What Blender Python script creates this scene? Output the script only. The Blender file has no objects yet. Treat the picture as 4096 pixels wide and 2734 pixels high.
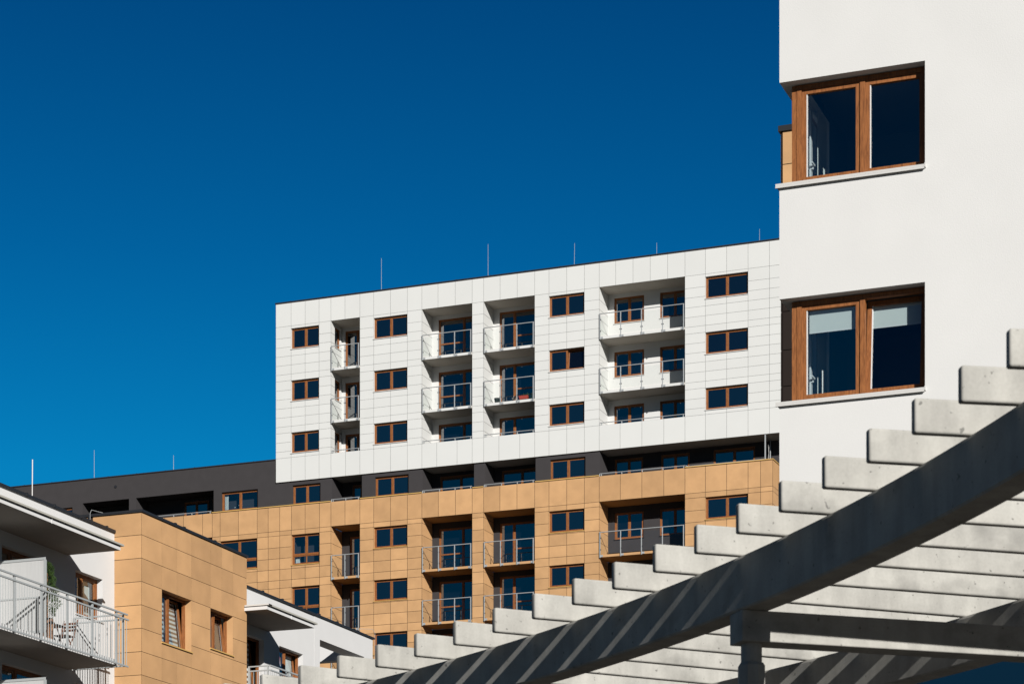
import bpy, bmesh, math, random
from mathutils import Vector, Matrix
R = math.radians
random.seed(7)
sc = bpy.context.scene
COL = sc.collection

# ------------------------------------------------------------------ camera, sky, sun, exposure
cam_d = bpy.data.cameras.new("camera")
cam = bpy.data.objects.new("camera", cam_d); COL.objects.link(cam)
cam.location = (0, 0, 1.6)
cam.rotation_euler = (R(90), 0, R(21.242))
cam_d.sensor_width = 36; cam_d.sensor_fit = 'HORIZONTAL'
cam_d.lens = 36 * 9809 / 4096
cam_d.shift_y = 2983 / 4096
cam_d.clip_end = 5000
cam_d.dof.use_dof = True
cam_d.dof.focus_distance = 85
cam_d.dof.aperture_fstop = 9
sc.camera = cam

SUN = Vector((1.315, -1.45, 0.825)).normalized()
world = bpy.data.worlds.new("World"); sc.world = world
world.use_nodes = True
wn, wl = world.node_tree.nodes, world.node_tree.links
bg = wn["Background"]
sky = wn.new('ShaderNodeTexSky'); sky.sky_type = 'NISHITA'; sky.sun_disc = False
sky.sun_elevation = math.asin(SUN.z)
sky.sun_rotation = math.atan2(SUN.x, SUN.y)
sky.altitude = 1200; sky.air_density = 1.0; sky.dust_density = 0.1; sky.ozone_density = 4.0
gam = wn.new('ShaderNodeGamma'); gam.inputs['Gamma'].default_value = 1.0
pol = wn.new('ShaderNodeMix'); pol.data_type = 'RGBA'; pol.blend_type = 'MULTIPLY'
pol.inputs[0].default_value = 1.0
pol.inputs[7].default_value = (0.4, 0.9, 1.0, 1)      # polarising filter on clear autumn sky
geo_w = wn.new('ShaderNodeTexCoord'); sep = wn.new('ShaderNodeSeparateXYZ')
ramp = wn.new('ShaderNodeValToRGB')                      # blue deepens with height; zenith and low sky darkened to cut ambient light
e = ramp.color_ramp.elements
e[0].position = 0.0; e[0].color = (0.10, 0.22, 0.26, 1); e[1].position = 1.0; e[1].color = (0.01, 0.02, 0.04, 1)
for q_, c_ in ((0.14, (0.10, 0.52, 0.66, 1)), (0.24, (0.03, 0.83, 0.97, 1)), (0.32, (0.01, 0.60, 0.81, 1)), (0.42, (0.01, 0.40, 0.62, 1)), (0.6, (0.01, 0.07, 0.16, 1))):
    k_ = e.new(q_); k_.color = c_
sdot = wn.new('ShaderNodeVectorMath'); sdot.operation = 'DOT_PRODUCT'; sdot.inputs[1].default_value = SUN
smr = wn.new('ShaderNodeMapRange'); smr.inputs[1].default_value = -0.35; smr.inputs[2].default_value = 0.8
smr.inputs[3].default_value = 1.0; smr.inputs[4].default_value = 0.42  # added dimming of the sunward sky, out of view, to cut ambient light
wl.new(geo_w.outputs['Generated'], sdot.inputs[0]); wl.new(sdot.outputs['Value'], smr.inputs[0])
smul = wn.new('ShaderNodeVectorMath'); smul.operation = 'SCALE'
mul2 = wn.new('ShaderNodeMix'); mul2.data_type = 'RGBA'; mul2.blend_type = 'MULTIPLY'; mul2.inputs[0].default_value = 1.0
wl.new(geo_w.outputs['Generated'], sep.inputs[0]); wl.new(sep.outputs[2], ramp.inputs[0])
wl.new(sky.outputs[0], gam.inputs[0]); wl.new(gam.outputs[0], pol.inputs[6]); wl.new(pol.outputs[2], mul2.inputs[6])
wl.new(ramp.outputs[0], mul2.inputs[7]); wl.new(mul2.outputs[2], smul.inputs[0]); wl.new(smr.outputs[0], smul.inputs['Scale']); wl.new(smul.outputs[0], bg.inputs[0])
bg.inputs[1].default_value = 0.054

sun_d = bpy.data.lights.new("sun", 'SUN'); sun_d.energy = 5.0; sun_d.angle = R(0.53); sun_d.color = (1, 0.975, 0.945)
sun = bpy.data.objects.new("sun", sun_d); COL.objects.link(sun)
sun.rotation_euler = SUN.to_track_quat('Z', 'Y').to_euler()
sun.location = (20, -20, 40)

sc.view_settings.view_transform = 'Standard'; sc.view_settings.look = 'None'
sc.view_settings.exposure = 0.58; sc.view_settings.gamma = 1.0
sc.view_settings.use_curve_mapping = False
sc.cycles.max_bounces = 8; sc.cycles.transparent_max_bounces = 16

# ------------------------------------------------------------------ materials
def mat(name, col, rough=0.7, metal=0.0, spec=0.5, noise=0.0, nscale=3.0, bump=0.0, bscale=60.0, tone=0.0, ior=None, stretch=(1, 1, 1)):
    m = bpy.data.materials.new(name); m.use_nodes = True
    n, l = m.node_tree.nodes, m.node_tree.links
    p = n["Principled BSDF"]
    p.inputs['Base Color'].default_value = (*col, 1)
    p.inputs['Roughness'].default_value = rough
    p.inputs['Metallic'].default_value = metal
    p.inputs['Specular IOR Level'].default_value = spec
    if ior: p.inputs['IOR'].default_value = ior
    geo = n.new('ShaderNodeNewGeometry')
    mp = n.new('ShaderNodeMapping'); mp.inputs['Scale'].default_value = stretch
    l.new(geo.outputs['Position'], mp.inputs[0])
    cur = None
    if noise > 0:
        t = n.new('ShaderNodeTexNoise'); t.inputs['Scale'].default_value = nscale; t.inputs['Detail'].default_value = 5
        l.new(mp.outputs[0], t.inputs['Vector'])
        mr = n.new('ShaderNodeMapRange'); mr.inputs[1].default_value = 0.3; mr.inputs[2].default_value = 0.7
        mr.inputs[3].default_value = 1 - noise; mr.inputs[4].default_value = 1 + noise
        l.new(t.outputs['Fac'], mr.inputs[0]); cur = mr.outputs[0]
    if tone > 0:
        at = n.new('ShaderNodeAttribute'); at.attribute_name = 'tone'
        mr = n.new('ShaderNodeMapRange'); mr.inputs[3].default_value = 1 - tone; mr.inputs[4].default_value = 1 + tone
        l.new(at.outputs['Fac'], mr.inputs[0])
        if cur is None: cur = mr.outputs[0]
        else:
            mu = n.new('ShaderNodeMath'); mu.operation = 'MULTIPLY'
            l.new(cur, mu.inputs[0]); l.new(mr.outputs[0], mu.inputs[1]); cur = mu.outputs[0]
    if cur is not None:
        vm = n.new('ShaderNodeVectorMath'); vm.operation = 'SCALE'
        vm.inputs[0].default_value = col
        l.new(cur, vm.inputs['Scale']); l.new(vm.outputs[0], p.inputs['Base Color'])
    if bump > 0:
        t = n.new('ShaderNodeTexNoise'); t.inputs['Scale'].default_value = bscale; t.inputs['Detail'].default_value = 3
        l.new(geo.outputs['Position'], t.inputs['Vector'])
        b = n.new('ShaderNodeBump'); b.inputs['Strength'].default_value = bump; b.inputs['Distance'].default_value = 0.01
        l.new(t.outputs['Fac'], b.inputs['Height']); l.new(b.outputs[0], p.inputs['Normal'])
    return m

def glass_mat(name, tint=(0.86, 0.93, 0.92), ior=1.5, extra=0.0):
    m = bpy.data.materials.new(name); m.use_nodes = True
    n, l = m.node_tree.nodes, m.node_tree.links
    for x in list(n):
        if x.type == 'BSDF_PRINCIPLED': n.remove(x)
    out = [x for x in n if x.type == 'OUTPUT_MATERIAL'][0]
    tr = n.new('ShaderNodeBsdfTransparent'); tr.inputs[0].default_value = (*tint, 1)
    gl = n.new('ShaderNodeBsdfGlossy'); gl.inputs['Roughness'].default_value = 0.0
    geo = n.new('ShaderNodeNewGeometry'); dt = n.new('ShaderNodeVectorMath'); dt.operation = 'DOT_PRODUCT'
    l.new(geo.outputs['Normal'], dt.inputs[0]); l.new(geo.outputs['Incoming'], dt.inputs[1])
    ab = n.new('ShaderNodeMath'); ab.operation = 'ABSOLUTE'; l.new(dt.outputs['Value'], ab.inputs[0])
    iv = n.new('ShaderNodeMath'); iv.operation = 'SUBTRACT'; iv.inputs[0].default_value = 1.0; l.new(ab.outputs[0], iv.inputs[1])
    fr = n.new('ShaderNodeMath'); fr.operation = 'POWER'; fr.inputs[1].default_value = 5.0; l.new(iv.outputs[0], fr.inputs[0])
    f0 = 2 * ((ior - 1) / (ior + 1)) ** 2 + extra
    ad = n.new('ShaderNodeMath'); ad.operation = 'MULTIPLY_ADD'; ad.inputs[1].default_value = 1 - f0; ad.inputs[2].default_value = f0
    ad.use_clamp = True
    mx = n.new('ShaderNodeMixShader')
    l.new(fr.outputs[0], ad.inputs[0]); l.new(ad.outputs[0], mx.inputs[0])
    l.new(tr.outputs[0], mx.inputs[1]); l.new(gl.outputs[0], mx.inputs[2]); l.new(mx.outputs[0], out.inputs[0])
    return m

def wood_mat(name, c1, c2):
    m = bpy.data.materials.new(name); m.use_nodes = True
    n, l = m.node_tree.nodes, m.node_tree.links
    p = n["Principled BSDF"]; p.inputs['Roughness'].default_value = 0.55; p.inputs['Specular IOR Level'].default_value = 0.35
    geo = n.new('ShaderNodeNewGeometry'); mp = n.new('ShaderNodeMapping'); mp.inputs['Scale'].default_value = (14, 14, 1.6)
    t = n.new('ShaderNodeTexNoise'); t.inputs['Scale'].default_value = 3; t.inputs['Detail'].default_value = 6; t.inputs['Distortion'].default_value = 1.2
    cr = n.new('ShaderNodeValToRGB')
    cr.color_ramp.elements[0].position = 0.32; cr.color_ramp.elements[0].color = (*c1, 1)
    cr.color_ramp.elements[1].position = 0.62; cr.color_ramp.elements[1].color = (*c2, 1)
    l.new(geo.outputs['Position'], mp.inputs[0]); l.new(mp.outputs[0], t.inputs['Vector'])
    l.new(t.outputs['Fac'], cr.inputs[0]); l.new(cr.outputs[0], p.inputs['Base Color'])
    return m

def concrete_mat():
    m = bpy.data.materials.new("cast_concrete"); m.use_nodes = True
    n, l = m.node_tree.nodes, m.node_tree.links
    p = n["Principled BSDF"]; p.inputs['Roughness'].default_value = 0.85; p.inputs['Specular IOR Level'].default_value = 0.2
    geo = n.new('ShaderNodeNewGeometry')
    def noise(scale, detail, st=(1, 1, 1)):
        mp = n.new('ShaderNodeMapping'); mp.inputs['Scale'].default_value = st
        t = n.new('ShaderNodeTexNoise'); t.inputs['Scale'].default_value = scale; t.inputs['Detail'].default_value = detail
        l.new(geo.outputs['Position'], mp.inputs[0]); l.new(mp.outputs[0], t.inputs['Vector']); return t.outputs['Fac']
    def rng(x, a, b, c, d):
        mr = n.new('ShaderNodeMapRange'); l.new(x, mr.inputs[0])
        for i, v in enumerate((a, b, c, d)): mr.inputs[i + 1].default_value = v
        return mr.outputs[0]
    def mul(a, b):
        mu = n.new('ShaderNodeMath'); mu.operation = 'MULTIPLY'; l.new(a, mu.inputs[0]); l.new(b, mu.inputs[1]); return mu.outputs[0]
    mott = rng(noise(3.2, 6), 0.3, 0.7, 0.84, 1.10)
    streak = rng(noise(9, 4, (1, 1, 0.12)), 0.35, 0.65, 0.90, 1.05)
    stain = rng(noise(1.9, 5, (1, 1, 1.4)), 0.58, 0.72, 1.0, 0.72)
    fine = rng(noise(55, 3), 0.3, 0.7, 0.95, 1.04)
    pores = rng(noise(26, 2), 0.69, 0.74, 1.0, 0.5)
    v = mul(mul(mul(mott, streak), mul(stain, fine)), pores)
    vm = n.new('ShaderNodeVectorMath'); vm.operation = 'SCALE'; vm.inputs[0].default_value = (0.315, 0.305, 0.275)
    l.new(v, vm.inputs['Scale']); l.new(vm.outputs[0], p.inputs['Base Color'])
    b = n.new('ShaderNodeBump'); b.inputs['Strength'].default_value = 0.35; b.inputs['Distance'].default_value = 0.006
    l.new(mul(fine, pores), b.inputs['Height']); l.new(b.outputs[0], p.inputs['Normal'])
    return m

M = dict(
    white_panel=mat("white_facade_panel", (0.49, 0.49, 0.468), 0.55, spec=0.3, noise=0.012, nscale=0.8, tone=0.018),
    white_plaster=mat("white_plaster", (0.49, 0.484, 0.465), 0.9, spec=0.15, noise=0.02, nscale=1.2, bump=0.16, bscale=60),
    cool_plaster=mat("white_render", (0.49, 0.484, 0.471), 0.9, spec=0.15, noise=0.015, nscale=1.5, bump=0.2, bscale=60),
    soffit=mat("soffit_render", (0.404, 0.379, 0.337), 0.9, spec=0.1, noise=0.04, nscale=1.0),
    tan_panel=mat("tan_facade_panel", (0.400, 0.232, 0.108), 0.6, spec=0.25, noise=0.08, nscale=1.7, tone=0.10, bump=0.08, bscale=120),
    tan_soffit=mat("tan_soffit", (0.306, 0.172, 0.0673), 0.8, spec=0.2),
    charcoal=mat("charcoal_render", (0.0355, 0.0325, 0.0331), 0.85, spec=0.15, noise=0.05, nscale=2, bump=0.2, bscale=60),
    brown_panel=mat("dark_brown_panel", (0.018, 0.013, 0.011), 0.8, spec=0.08, tone=0.05),
    joint=mat("joint_shadow_gap", (0.0612, 0.0612, 0.0612), 0.9, spec=0.1),
    joint_tan=mat("joint_backing", (0.0306, 0.0214, 0.0153), 0.9, spec=0.1),
    coping=mat("dark_metal_coping", (0.0134, 0.0141, 0.0159), 0.5, spec=0.4),
    ochre=mat("ochre_metal_sill", (0.44, 0.275, 0.0859), 0.45, spec=0.4),
    sill=mat("pale_metal_sill", (0.44, 0.428, 0.404), 0.45, spec=0.4),
    wood=wood_mat("golden_oak_frame", (0.125, 0.040, 0.009), (0.230, 0.083, 0.022)),
    window_glass=mat("dark_window_glass", (0.002, 0.003, 0.005), 0.02, ior=2.45, bump=0.03, bscale=0.9),
    clear_glass=glass_mat("clear_window_glass", (0.84, 0.92, 0.94), 1.9),
    rail_glass=glass_mat("railing_glass", (0.95, 0.975, 0.965), 1.36),
    metal=mat("galvanised_steel", (0.306, 0.318, 0.318), 0.5, metal=0.25, spec=0.5, noise=0.05, nscale=20),
    paint_rail=mat("grey_painted_steel", (0.257, 0.269, 0.266), 0.5, spec=0.4, noise=0.03, nscale=15),
    clamp=mat("black_clamp", (0.0122, 0.0122, 0.0153), 0.5),
    gutter=mat("beige_gutter_metal", (0.337, 0.325, 0.281), 0.5, spec=0.4),
    white_pvc=mat("white_window_plastic", (0.49, 0.49, 0.478), 0.4),
    blind=mat("fabric_blind", (0.44, 0.453, 0.428), 0.9),
    red_blind=mat("red_pleated_blind", (0.257, 0.0551, 0.0551), 0.9),
    brown_blind=mat("brown_blind_stripe", (0.122, 0.0796, 0.049), 0.9),
    room=mat("interior_paint", (0.14, 0.14, 0.14), 0.9),
    room_dark=mat("interior_dark", (0.0184, 0.0184, 0.0214), 0.9),
    frosted=mat("ribbed_opal_panel", (0.348, 0.348, 0.34), 0.6, noise=0.05, nscale=6, stretch=(8, 8, 0.3)),
    concrete=concrete_mat(),
    teak=mat("brown_stained_timber", (0.0978, 0.0367, 0.0172), 0.6, noise=0.2, nscale=20),
    bark=mat("bark_planter", (0.159, 0.0796, 0.0398), 0.95, noise=0.55, nscale=18, bump=1.0, bscale=25),
    leaf=mat("conifer_foliage", (0.0275, 0.052, 0.011), 0.7, spec=0.2, noise=0.4, nscale=9),
    pot=mat("dark_green_plastic", (0.0122, 0.0214, 0.0184), 0.5),
    red=mat("terracotta_red_plastic", (0.306, 0.0428, 0.0275), 0.5),
    cloth=mat("patterned_cloth", (0.367, 0.337, 0.294), 0.9, noise=0.5, nscale=16),
    soffit_shade=mat("shade_darkened_soffit", (0.23, 0.212, 0.191), 0.9, spec=0.1, noise=0.05, nscale=1.5),  # underside shade put into the colour, darker than the white render
    floor_tile=mat("grey_floor_tile", (0.136, 0.128, 0.119), 0.8),
    paving=mat("grey_paving", (0.0382, 0.034, 0.0289), 0.9, noise=0.1, nscale=0.4),
)

# ------------------------------------------------------------------ building helpers
WL = {}          # world location of objects
def empty(name, loc, label=None, cat=None, group=None):
    o = bpy.data.objects.new(name, None); COL.objects.link(o); o.location = loc
    o.empty_display_size = 0.5
    WL[o] = Vector(loc)
    tag(o, label, cat, group)
    return o
def tag(o, label=None, cat=None, group=None, kind=None):
    if label: o["label"] = label
    if cat: o["category"] = cat
    if group: o["group"] = group
    if kind: o["kind"] = kind
    return o

FV = lambda v0: (lambda s, d, z: (s, v0 + d, z))      # facade facing the camera side (-y), s runs along x
FU = lambda u0: (lambda s, d, z: (u0 - d, s, z))      # facade facing +x, s runs along y
WORLD = lambda s, d, z: (s, d, z)

class MB:
    def __init__(s, f=WORLD): s.v = []; s.fc = []; s.mi = []; s.tn = []; s.f = f; s.mats = []
    def m(s, name):
        if name not in s.mats: s.mats.append(name)
        return s.mats.index(name)
    def poly(s, pts, m, tone=0.5):
        b = len(s.v); s.v += [s.f(*p) for p in pts]; s.fc.append(tuple(range(b, b + len(pts)))); s.mi.append(s.m(m)); s.tn.append(tone)
    def quad(s, s0, s1, z0, z1, d, m, tone=0.5): s.poly([(s0, d, z0), (s1, d, z0), (s1, d, z1), (s0, d, z1)], m, tone)
    def box(s, s0, s1, d0, d1, z0, z1, m, sh=0.0, zr=None):
        if zr is None: zr = z0
        def P(a, b, c): return (a, b + (c - zr) * sh, c)
        p = [P(s0, d0, z0), P(s1, d0, z0), P(s1, d1, z0), P(s0, d1, z0), P(s0, d0, z1), P(s1, d0, z1), P(s1, d1, z1), P(s0, d1, z1)]
        b = len(s.v); s.v += [s.f(*q) for q in p]
        for q in ((0, 1, 5, 4), (1, 2, 6, 5), (2, 3, 7, 6), (3, 0, 4, 7), (4, 5, 6, 7), (3, 2, 1, 0)):
            s.fc.append(tuple(b + i for i in q)); s.mi.append(s.m(m)); s.tn.append(0.5)
    def tube(s, p0, p1, r, m, n=8, r1=None):
        p0 = Vector(s.f(*p0)); p1 = Vector(s.f(*p1)); d = (p1 - p0).normalized()
        a = d.orthogonal().normalized(); b = d.cross(a); r1 = r if r1 is None else r1
        k = len(s.v)
        for q, rr in ((p0, r), (p1, r1)):
            for i in range(n):
                t = 2 * math.pi * i / n; s.v.append(tuple(q + (a * math.cos(t) + b * math.sin(t)) * rr))
        mi = s.m(m)
        for i in range(n):
            j = (i + 1) % n; s.fc.append((k + i, k + j, k + n + j, k + n + i)); s.mi.append(mi); s.tn.append(0.5)
        s.fc.append(tuple(k + i for i in range(n))[::-1]); s.mi.append(mi); s.tn.append(0.5)
        s.fc.append(tuple(k + n + i for i in range(n))); s.mi.append(mi); s.tn.append(0.5)
    def build(s, name, parent=None, bevel=0.0, smooth=False):
        c = Vector((0, 0, 0))
        xs = [Vector(p) for p in s.v]
        lo = Vector((min(p.x for p in xs), min(p.y for p in xs), min(p.z for p in xs)))
        hi = Vector((max(p.x for p in xs), max(p.y for p in xs), max(p.z for p in xs)))
        c = Vector(((lo.x + hi.x) / 2, (lo.y + hi.y) / 2, lo.z))
        me = bpy.data.meshes.new(name)
        me.from_pydata([tuple(p - c) for p in xs], [], s.fc)
        for k in s.mats: me.materials.append(M[k])
        me.polygons.foreach_set('material_index', s.mi)
        at = me.attributes.new('tone', 'FLOAT', 'FACE'); at.data.foreach_set('value', s.tn)
        if bevel > 0:
            bm = bmesh.new(); bm.from_mesh(me)
            bmesh.ops.bevel(bm, geom=list(bm.edges), offset=bevel, segments=3, profile=0.5, affect='EDGES')
            bm.to_mesh(me); bm.free()
        me.update()
        o = bpy.data.objects.new(name, me); COL.objects.link(o)
        if smooth:
            for p in me.polygons: p.use_smooth = True
        if parent:
            o.parent = parent; o.location = c - WL[parent]
        else: o.location = c
        WL[o] = c
        return o

def cells(mb, s0, s1, z0, z1, holes, d, m):
    """plane s0..s1 x z0..z1 without the holes"""
    ss = sorted({s0, s1} | {x for h in holes for x in h[:2] if s0 < x < s1})
    zz = sorted({z0, z1} | {x for h in holes for x in h[2:] if z0 < x < z1})
    for i in range(len(ss) - 1):
        run = None
        for j in range(len(zz) - 1):
            cs, cz = (ss[i] + ss[i + 1]) / 2, (zz[j] + zz[j + 1]) / 2
            inside = any(h[0] < cs < h[1] and h[2] < cz < h[3] for h in holes)
            if not inside:
                if run is None: run = [zz[j], zz[j + 1]]
                else: run[1] = zz[j + 1]
            if (inside or j == len(zz) - 2) and run:
                mb.quad(ss[i], ss[i + 1], run[0], run[1], d, m); run = None
def reveal(mb, s0, s1, z0, z1, d0, d1, m, sides='lrtb'):
    if 'l' in sides: mb.poly([(s0, d0, z0), (s0, d1, z0), (s0, d1, z1), (s0, d0, z1)], m)
    if 'r' in sides: mb.poly([(s1, d0, z0), (s1, d1, z0), (s1, d1, z1), (s1, d0, z1)], m)
    if 't' in sides: mb.poly([(s0, d0, z1), (s1, d0, z1), (s1, d1, z1), (s0, d1, z1)], m)
    if 'b' in sides: mb.poly([(s0, d0, z0), (s1, d0, z0), (s1, d1, z0), (s0, d1, z0)], m)
def clad(mb, s0, s1, js, z0, z1, rows, holes, m, jm, gap=0.006, d=0.0, gs=None):
    """one facade column of cladding panels with open joints over a dark backing"""
    ss = [s0] + [j for j in js if s0 < j < s1] + [s1]
    hz = {x for h in holes for x in h}
    zz = sorted({z0, z1} | {r for r in rows if z0 < r < z1 and not any(h[0] - .04 < r < h[1] + .04 for h in holes)} | hz)
    for j in range(len(zz) - 1):
        c = (zz[j] + zz[j + 1]) / 2
        if any(h[0] < c < h[1] for h in holes): continue
        mb.quad(s0, s1, zz[j], zz[j + 1], d + 0.014, jm)
        for i in range(len(ss) - 1):
            g_ = gap if gs is None else gs
            mb.quad(ss[i] + g_, ss[i + 1] - g_, zz[j] + gap, zz[j + 1] - gap, d, m, random.random())

def window(parent, f, s0, s1, z0, z1, rec=0.12, mull=(0.5,), trans=None, glass='window_glass', sill=None, tilt=None,
           tleaf=1, name='window', fw=0.055, sw=0.055, pvc=False, sill_over=0.03, sill_drop=0.035):
    """timber look window: outer frame and sashes are the window, the panes and the sill its pieces"""
    w = MB(f); g = MB(f)
    d0, d1 = rec, rec + 0.08
    w.box(s0, s1, d0, d1, z1 - fw, z1, 'wood'); w.box(s0, s1, d0, d1, z0, z0 + fw, 'wood')
    w.box(s0, s0 + fw, d0, d1, z0 + fw, z1 - fw, 'wood'); w.box(s1 - fw, s1, d0, d1, z0 + fw, z1 - fw, 'wood')
    xs = [s0 + fw] + [s0 + (s1 - s0) * q for q in mull] + [s1 - fw]
    for q in xs[1:-1]: w.box(q - 0.02, q + 0.02, d0, d1, z0 + fw, z1 - fw, 'wood')
    zt = [(z0 + fw, z1 - fw)]
    if trans: w.box(s0 + fw, s1 - fw, d0 - 0.004, d1, trans - 0.03, trans + 0.03, 'wood'); zt = [(z0 + fw, trans - 0.03), (trans + 0.03, z1 - fw)]
    for i in range(len(xs) - 1):
        a = xs[i] + (0.02 if i else 0.0); b = xs[i + 1] - (0.02 if i < len(xs) - 2 else 0.0)
        for k, (c, e) in enumerate(zt):
            if trans and k == 0 and i: continue
            bb = s1 - fw if (trans and k == 0) else b
            sh = math.tan(R(tilt)) if (tilt and i == tleaf and k == len(zt) - 1) else 0.0
            o0, o1 = (d0 + 0.012, d0 + 0.07) if sh == 0 else (d0 + 0.03, d0 + 0.09)
            fs = 'wood'
            w.box(a, bb, o0, o1, e - sw, e, fs, sh, c); w.box(a, bb, o0, o1, c, c + sw, fs, sh, c)
            w.box(a, a + sw, o0, o1, c + sw, e - sw, fs, sh, c); w.box(bb - sw, bb, o0, o1, c + sw, e - sw, fs, sh, c)
            if sh > 0 or pvc:   # white inner rebate
                w.box(a, a + sw * .8, o1, o1 + 0.02, c, e, 'white_pvc', sh, c); w.box(bb - sw * .8, bb, o1, o1 + 0.02, c, e, 'white_pvc', sh, c)
            dd = o0 + 0.03; tl, tr = random.uniform(-.011, .011), random.uniform(-.008, .008)     # no two panes hang quite alike
            g.poly([(a + sw, dd + sw * sh, c + sw), (bb - sw, dd + sw * sh + tr, c + sw), (bb - sw, dd + (e - sw - c) * sh + tr + tl, e - sw), (a + sw, dd + (e - sw - c) * sh + tl, e - sw)], glass)
    o = w.build(name, parent)
    g.build('pane', o)
    if sill:
        q = MB(f); q.box(s0 - sill_over, s1 + sill_over, -0.04 if rec < 1 else BACK - .04, rec, z0 - sill_drop, z0 - 0.004, sill)
        q.build('sill', o)
    return o

# ------------------------------------------------------------------ ground
g = MB(); g.poly([(-1500, -1500, 0), (1500, -1500, 0), (1500, 1500, 0), (-1500, 1500, 0)], 'paving')
tag(g.build('ground'), 'grey paved ground stretching away beneath the buildings', kind='structure')

# ================================================================== FAR APARTMENT BLOCK
V0 = 124.9
A = empty('apartment_building', (-50, V0, 0),
          'large distant apartment block with white upper box, charcoal and tan storeys and glass balconies', 'building')
F0 = FV(V0)
BACK = 1.45
WC = {'W1': (-61.97, -60.22, -61.09), 'W2': (-56.84, -54.79, -55.815), 'W3': (-46.395, -44.356, -45.37), 'W4': (-37.55, -35.21, -36.38)}
LC = {'L1': (-59.48, -57.69), 'L2': (-53.91, -50.90), 'L3': (-50.22, -47.225), 'L4': (-43.506, -38.68)}
LJ = {'L1': (-58.61,), 'L2': (-52.94, -51.91), 'L3': (-49.25, -48.245), 'L4': (-42.57, -41.59, -40.62, -39.645)}
LB = {'L1': (-58.58,), 'L2': (-53.02, -51.80), 'L3': (-49.32, -48.10), 'L4': (-42.32, -41.09, -39.86)}
rowsW = [44.08 - 2.95 * k - o for k in range(3) for o in (0, .515, 1.03, 1.545, 2.06, 2.42)]
rowsW = [r for r in rowsW if r > 37.5] + [37.30]
winW = [(43.43 - 2.945 * k, 44.59 - 2.945 * k) for k in range(3)]
TOP, BOT = 46.06, 35.95
mb = MB(F0)
solid = [(-62.93, -61.97, 0), (-60.22, -59.48, 0), (-57.69, -56.84, 0), (-54.79, -53.91, 0), (-50.90, -50.22, 0),
         (-47.225, -46.395, 0), (-44.356, -43.506, 0), (-38.68, -37.55, 0), (-35.21, -34.05, 0), (-34.05, -31.0, 0)]
for a, b, _ in solid: clad(mb, a, b, (), 37.30, 44.74, rowsW, [], 'white_panel', 'joint')
for k, (a, b, j) in WC.items(): clad(mb, a, b, (j,), 37.30, 44.74, rowsW, winW, 'white_panel', 'joint')
alls = sorted([x for a, b, _ in solid for x in (a, b)] + [w[2] for w in WC.values()] + [w[0] for w in WC.values()] + [x for v in LJ.values() for x in v])
clad(mb, -62.93, -31.0, sorted(set(alls)), 44.74, TOP, (), [], 'white_panel', 'joint')
alls = sorted([x for a, b, _ in solid for x in (a, b)] + [w[2] for w in WC.values()] + [x for v in LB.values() for x in v])
clad(mb, -62.93, -31.0, sorted(set(alls)), BOT, 37.30, (), [], 'white_panel', 'joint')
# window reveals and loggia side walls
for a, b, j in WC.values():
    for z0, z1 in winW: reveal(mb, a, b, z0, z1, 0.0, 0.2, 'white_panel')
def side_quads(mb, u, z0, z1, holes, m, tone):
    # piece of the left side wall between two joints, minus window holes (d0,d1,z0,z1)
    q = MB(lambda s, d, z: (s, d, z))
    dd = sorted({.006, BACK} | {x for h in holes for x in h[:2]})
    for i in range(len(dd) - 1):
        c = (dd[i] + dd[i + 1]) / 2; segs = [(z0, z1)]
        for h in holes:
            if h[0] < c < h[1]:
                ns = []
                for a_, b_ in segs:
                    if h[3] <= a_ or h[2] >= b_: ns.append((a_, b_)); continue
                    if a_ < h[2]: ns.append((a_, h[2]))
                    if b_ > h[3]: ns.append((h[3], b_))
                segs = ns
        for a_, b_ in segs: mb.poly([(u, dd[i], a_), (u, dd[i + 1], a_), (u, dd[i + 1], b_), (u, dd[i], b_)], m, tone)
SIDE = [(.50, 1.30, 43.42 - 2.945 * i, 44.58 - 2.945 * i) for i in range(3)]
def loggia_sides(mb, a, b, z0, z1, rows, m, jm):
    holes = SIDE if a == LC['L1'][0] else []
    # left side wall with joints, right side wall plain
    zz = sorted({z0, z1} | {r for r in rows if z0 < r < z1})
    for i in range(len(zz) - 1):
        side_quads(mb, a + .002, zz[i] + .008, zz[i + 1] - .008, holes, m, random.random())
    side_quads(mb, a - .012, z0, z1, holes, jm, .5)
    for h in holes:
        mb.poly([(a, h[0], h[3]), (a, h[1], h[3]), (a - .2, h[1], h[3]), (a - .2, h[0], h[3])], m); mb.poly([(a, h[1], h[2]), (a, h[1], h[3]), (a - .2, h[1], h[3]), (a - .2, h[1], h[2])], m)
    mb.poly([(b, 0.006, z0), (b, BACK, z0), (b, BACK, z1), (b, 0.006, z1)], m)
for a, b in LC.values(): loggia_sides(mb, a, b, 37.30, 44.74, rowsW, 'white_panel', 'joint')
# left end wall, roof and underside of the white box
mb.poly([(-62.93, 0, BOT), (-62.93, 14, BOT), (-62.93, 14, TOP), (-62.93, 0, TOP)], 'white_panel')
mb.poly([(-31, 0, BOT), (-31, 14, BOT), (-31, 14, TOP), (-31, 0, TOP)], 'white_panel')
mb.poly([(-62.93, 14, BOT), (-31, 14, BOT), (-31, 14, TOP), (-62.93, 14, TOP)], 'white_panel')
mb.poly([(-62.93, 0, TOP), (-31, 0, TOP), (-31, 14, TOP), (-62.93, 14, TOP)], 'coping')
mb.poly([(-62.93, 0, BOT), (-31, 0, BOT), (-31, 1.9, BOT), (-62.93, 1.9, BOT)], 'soffit')
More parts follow.
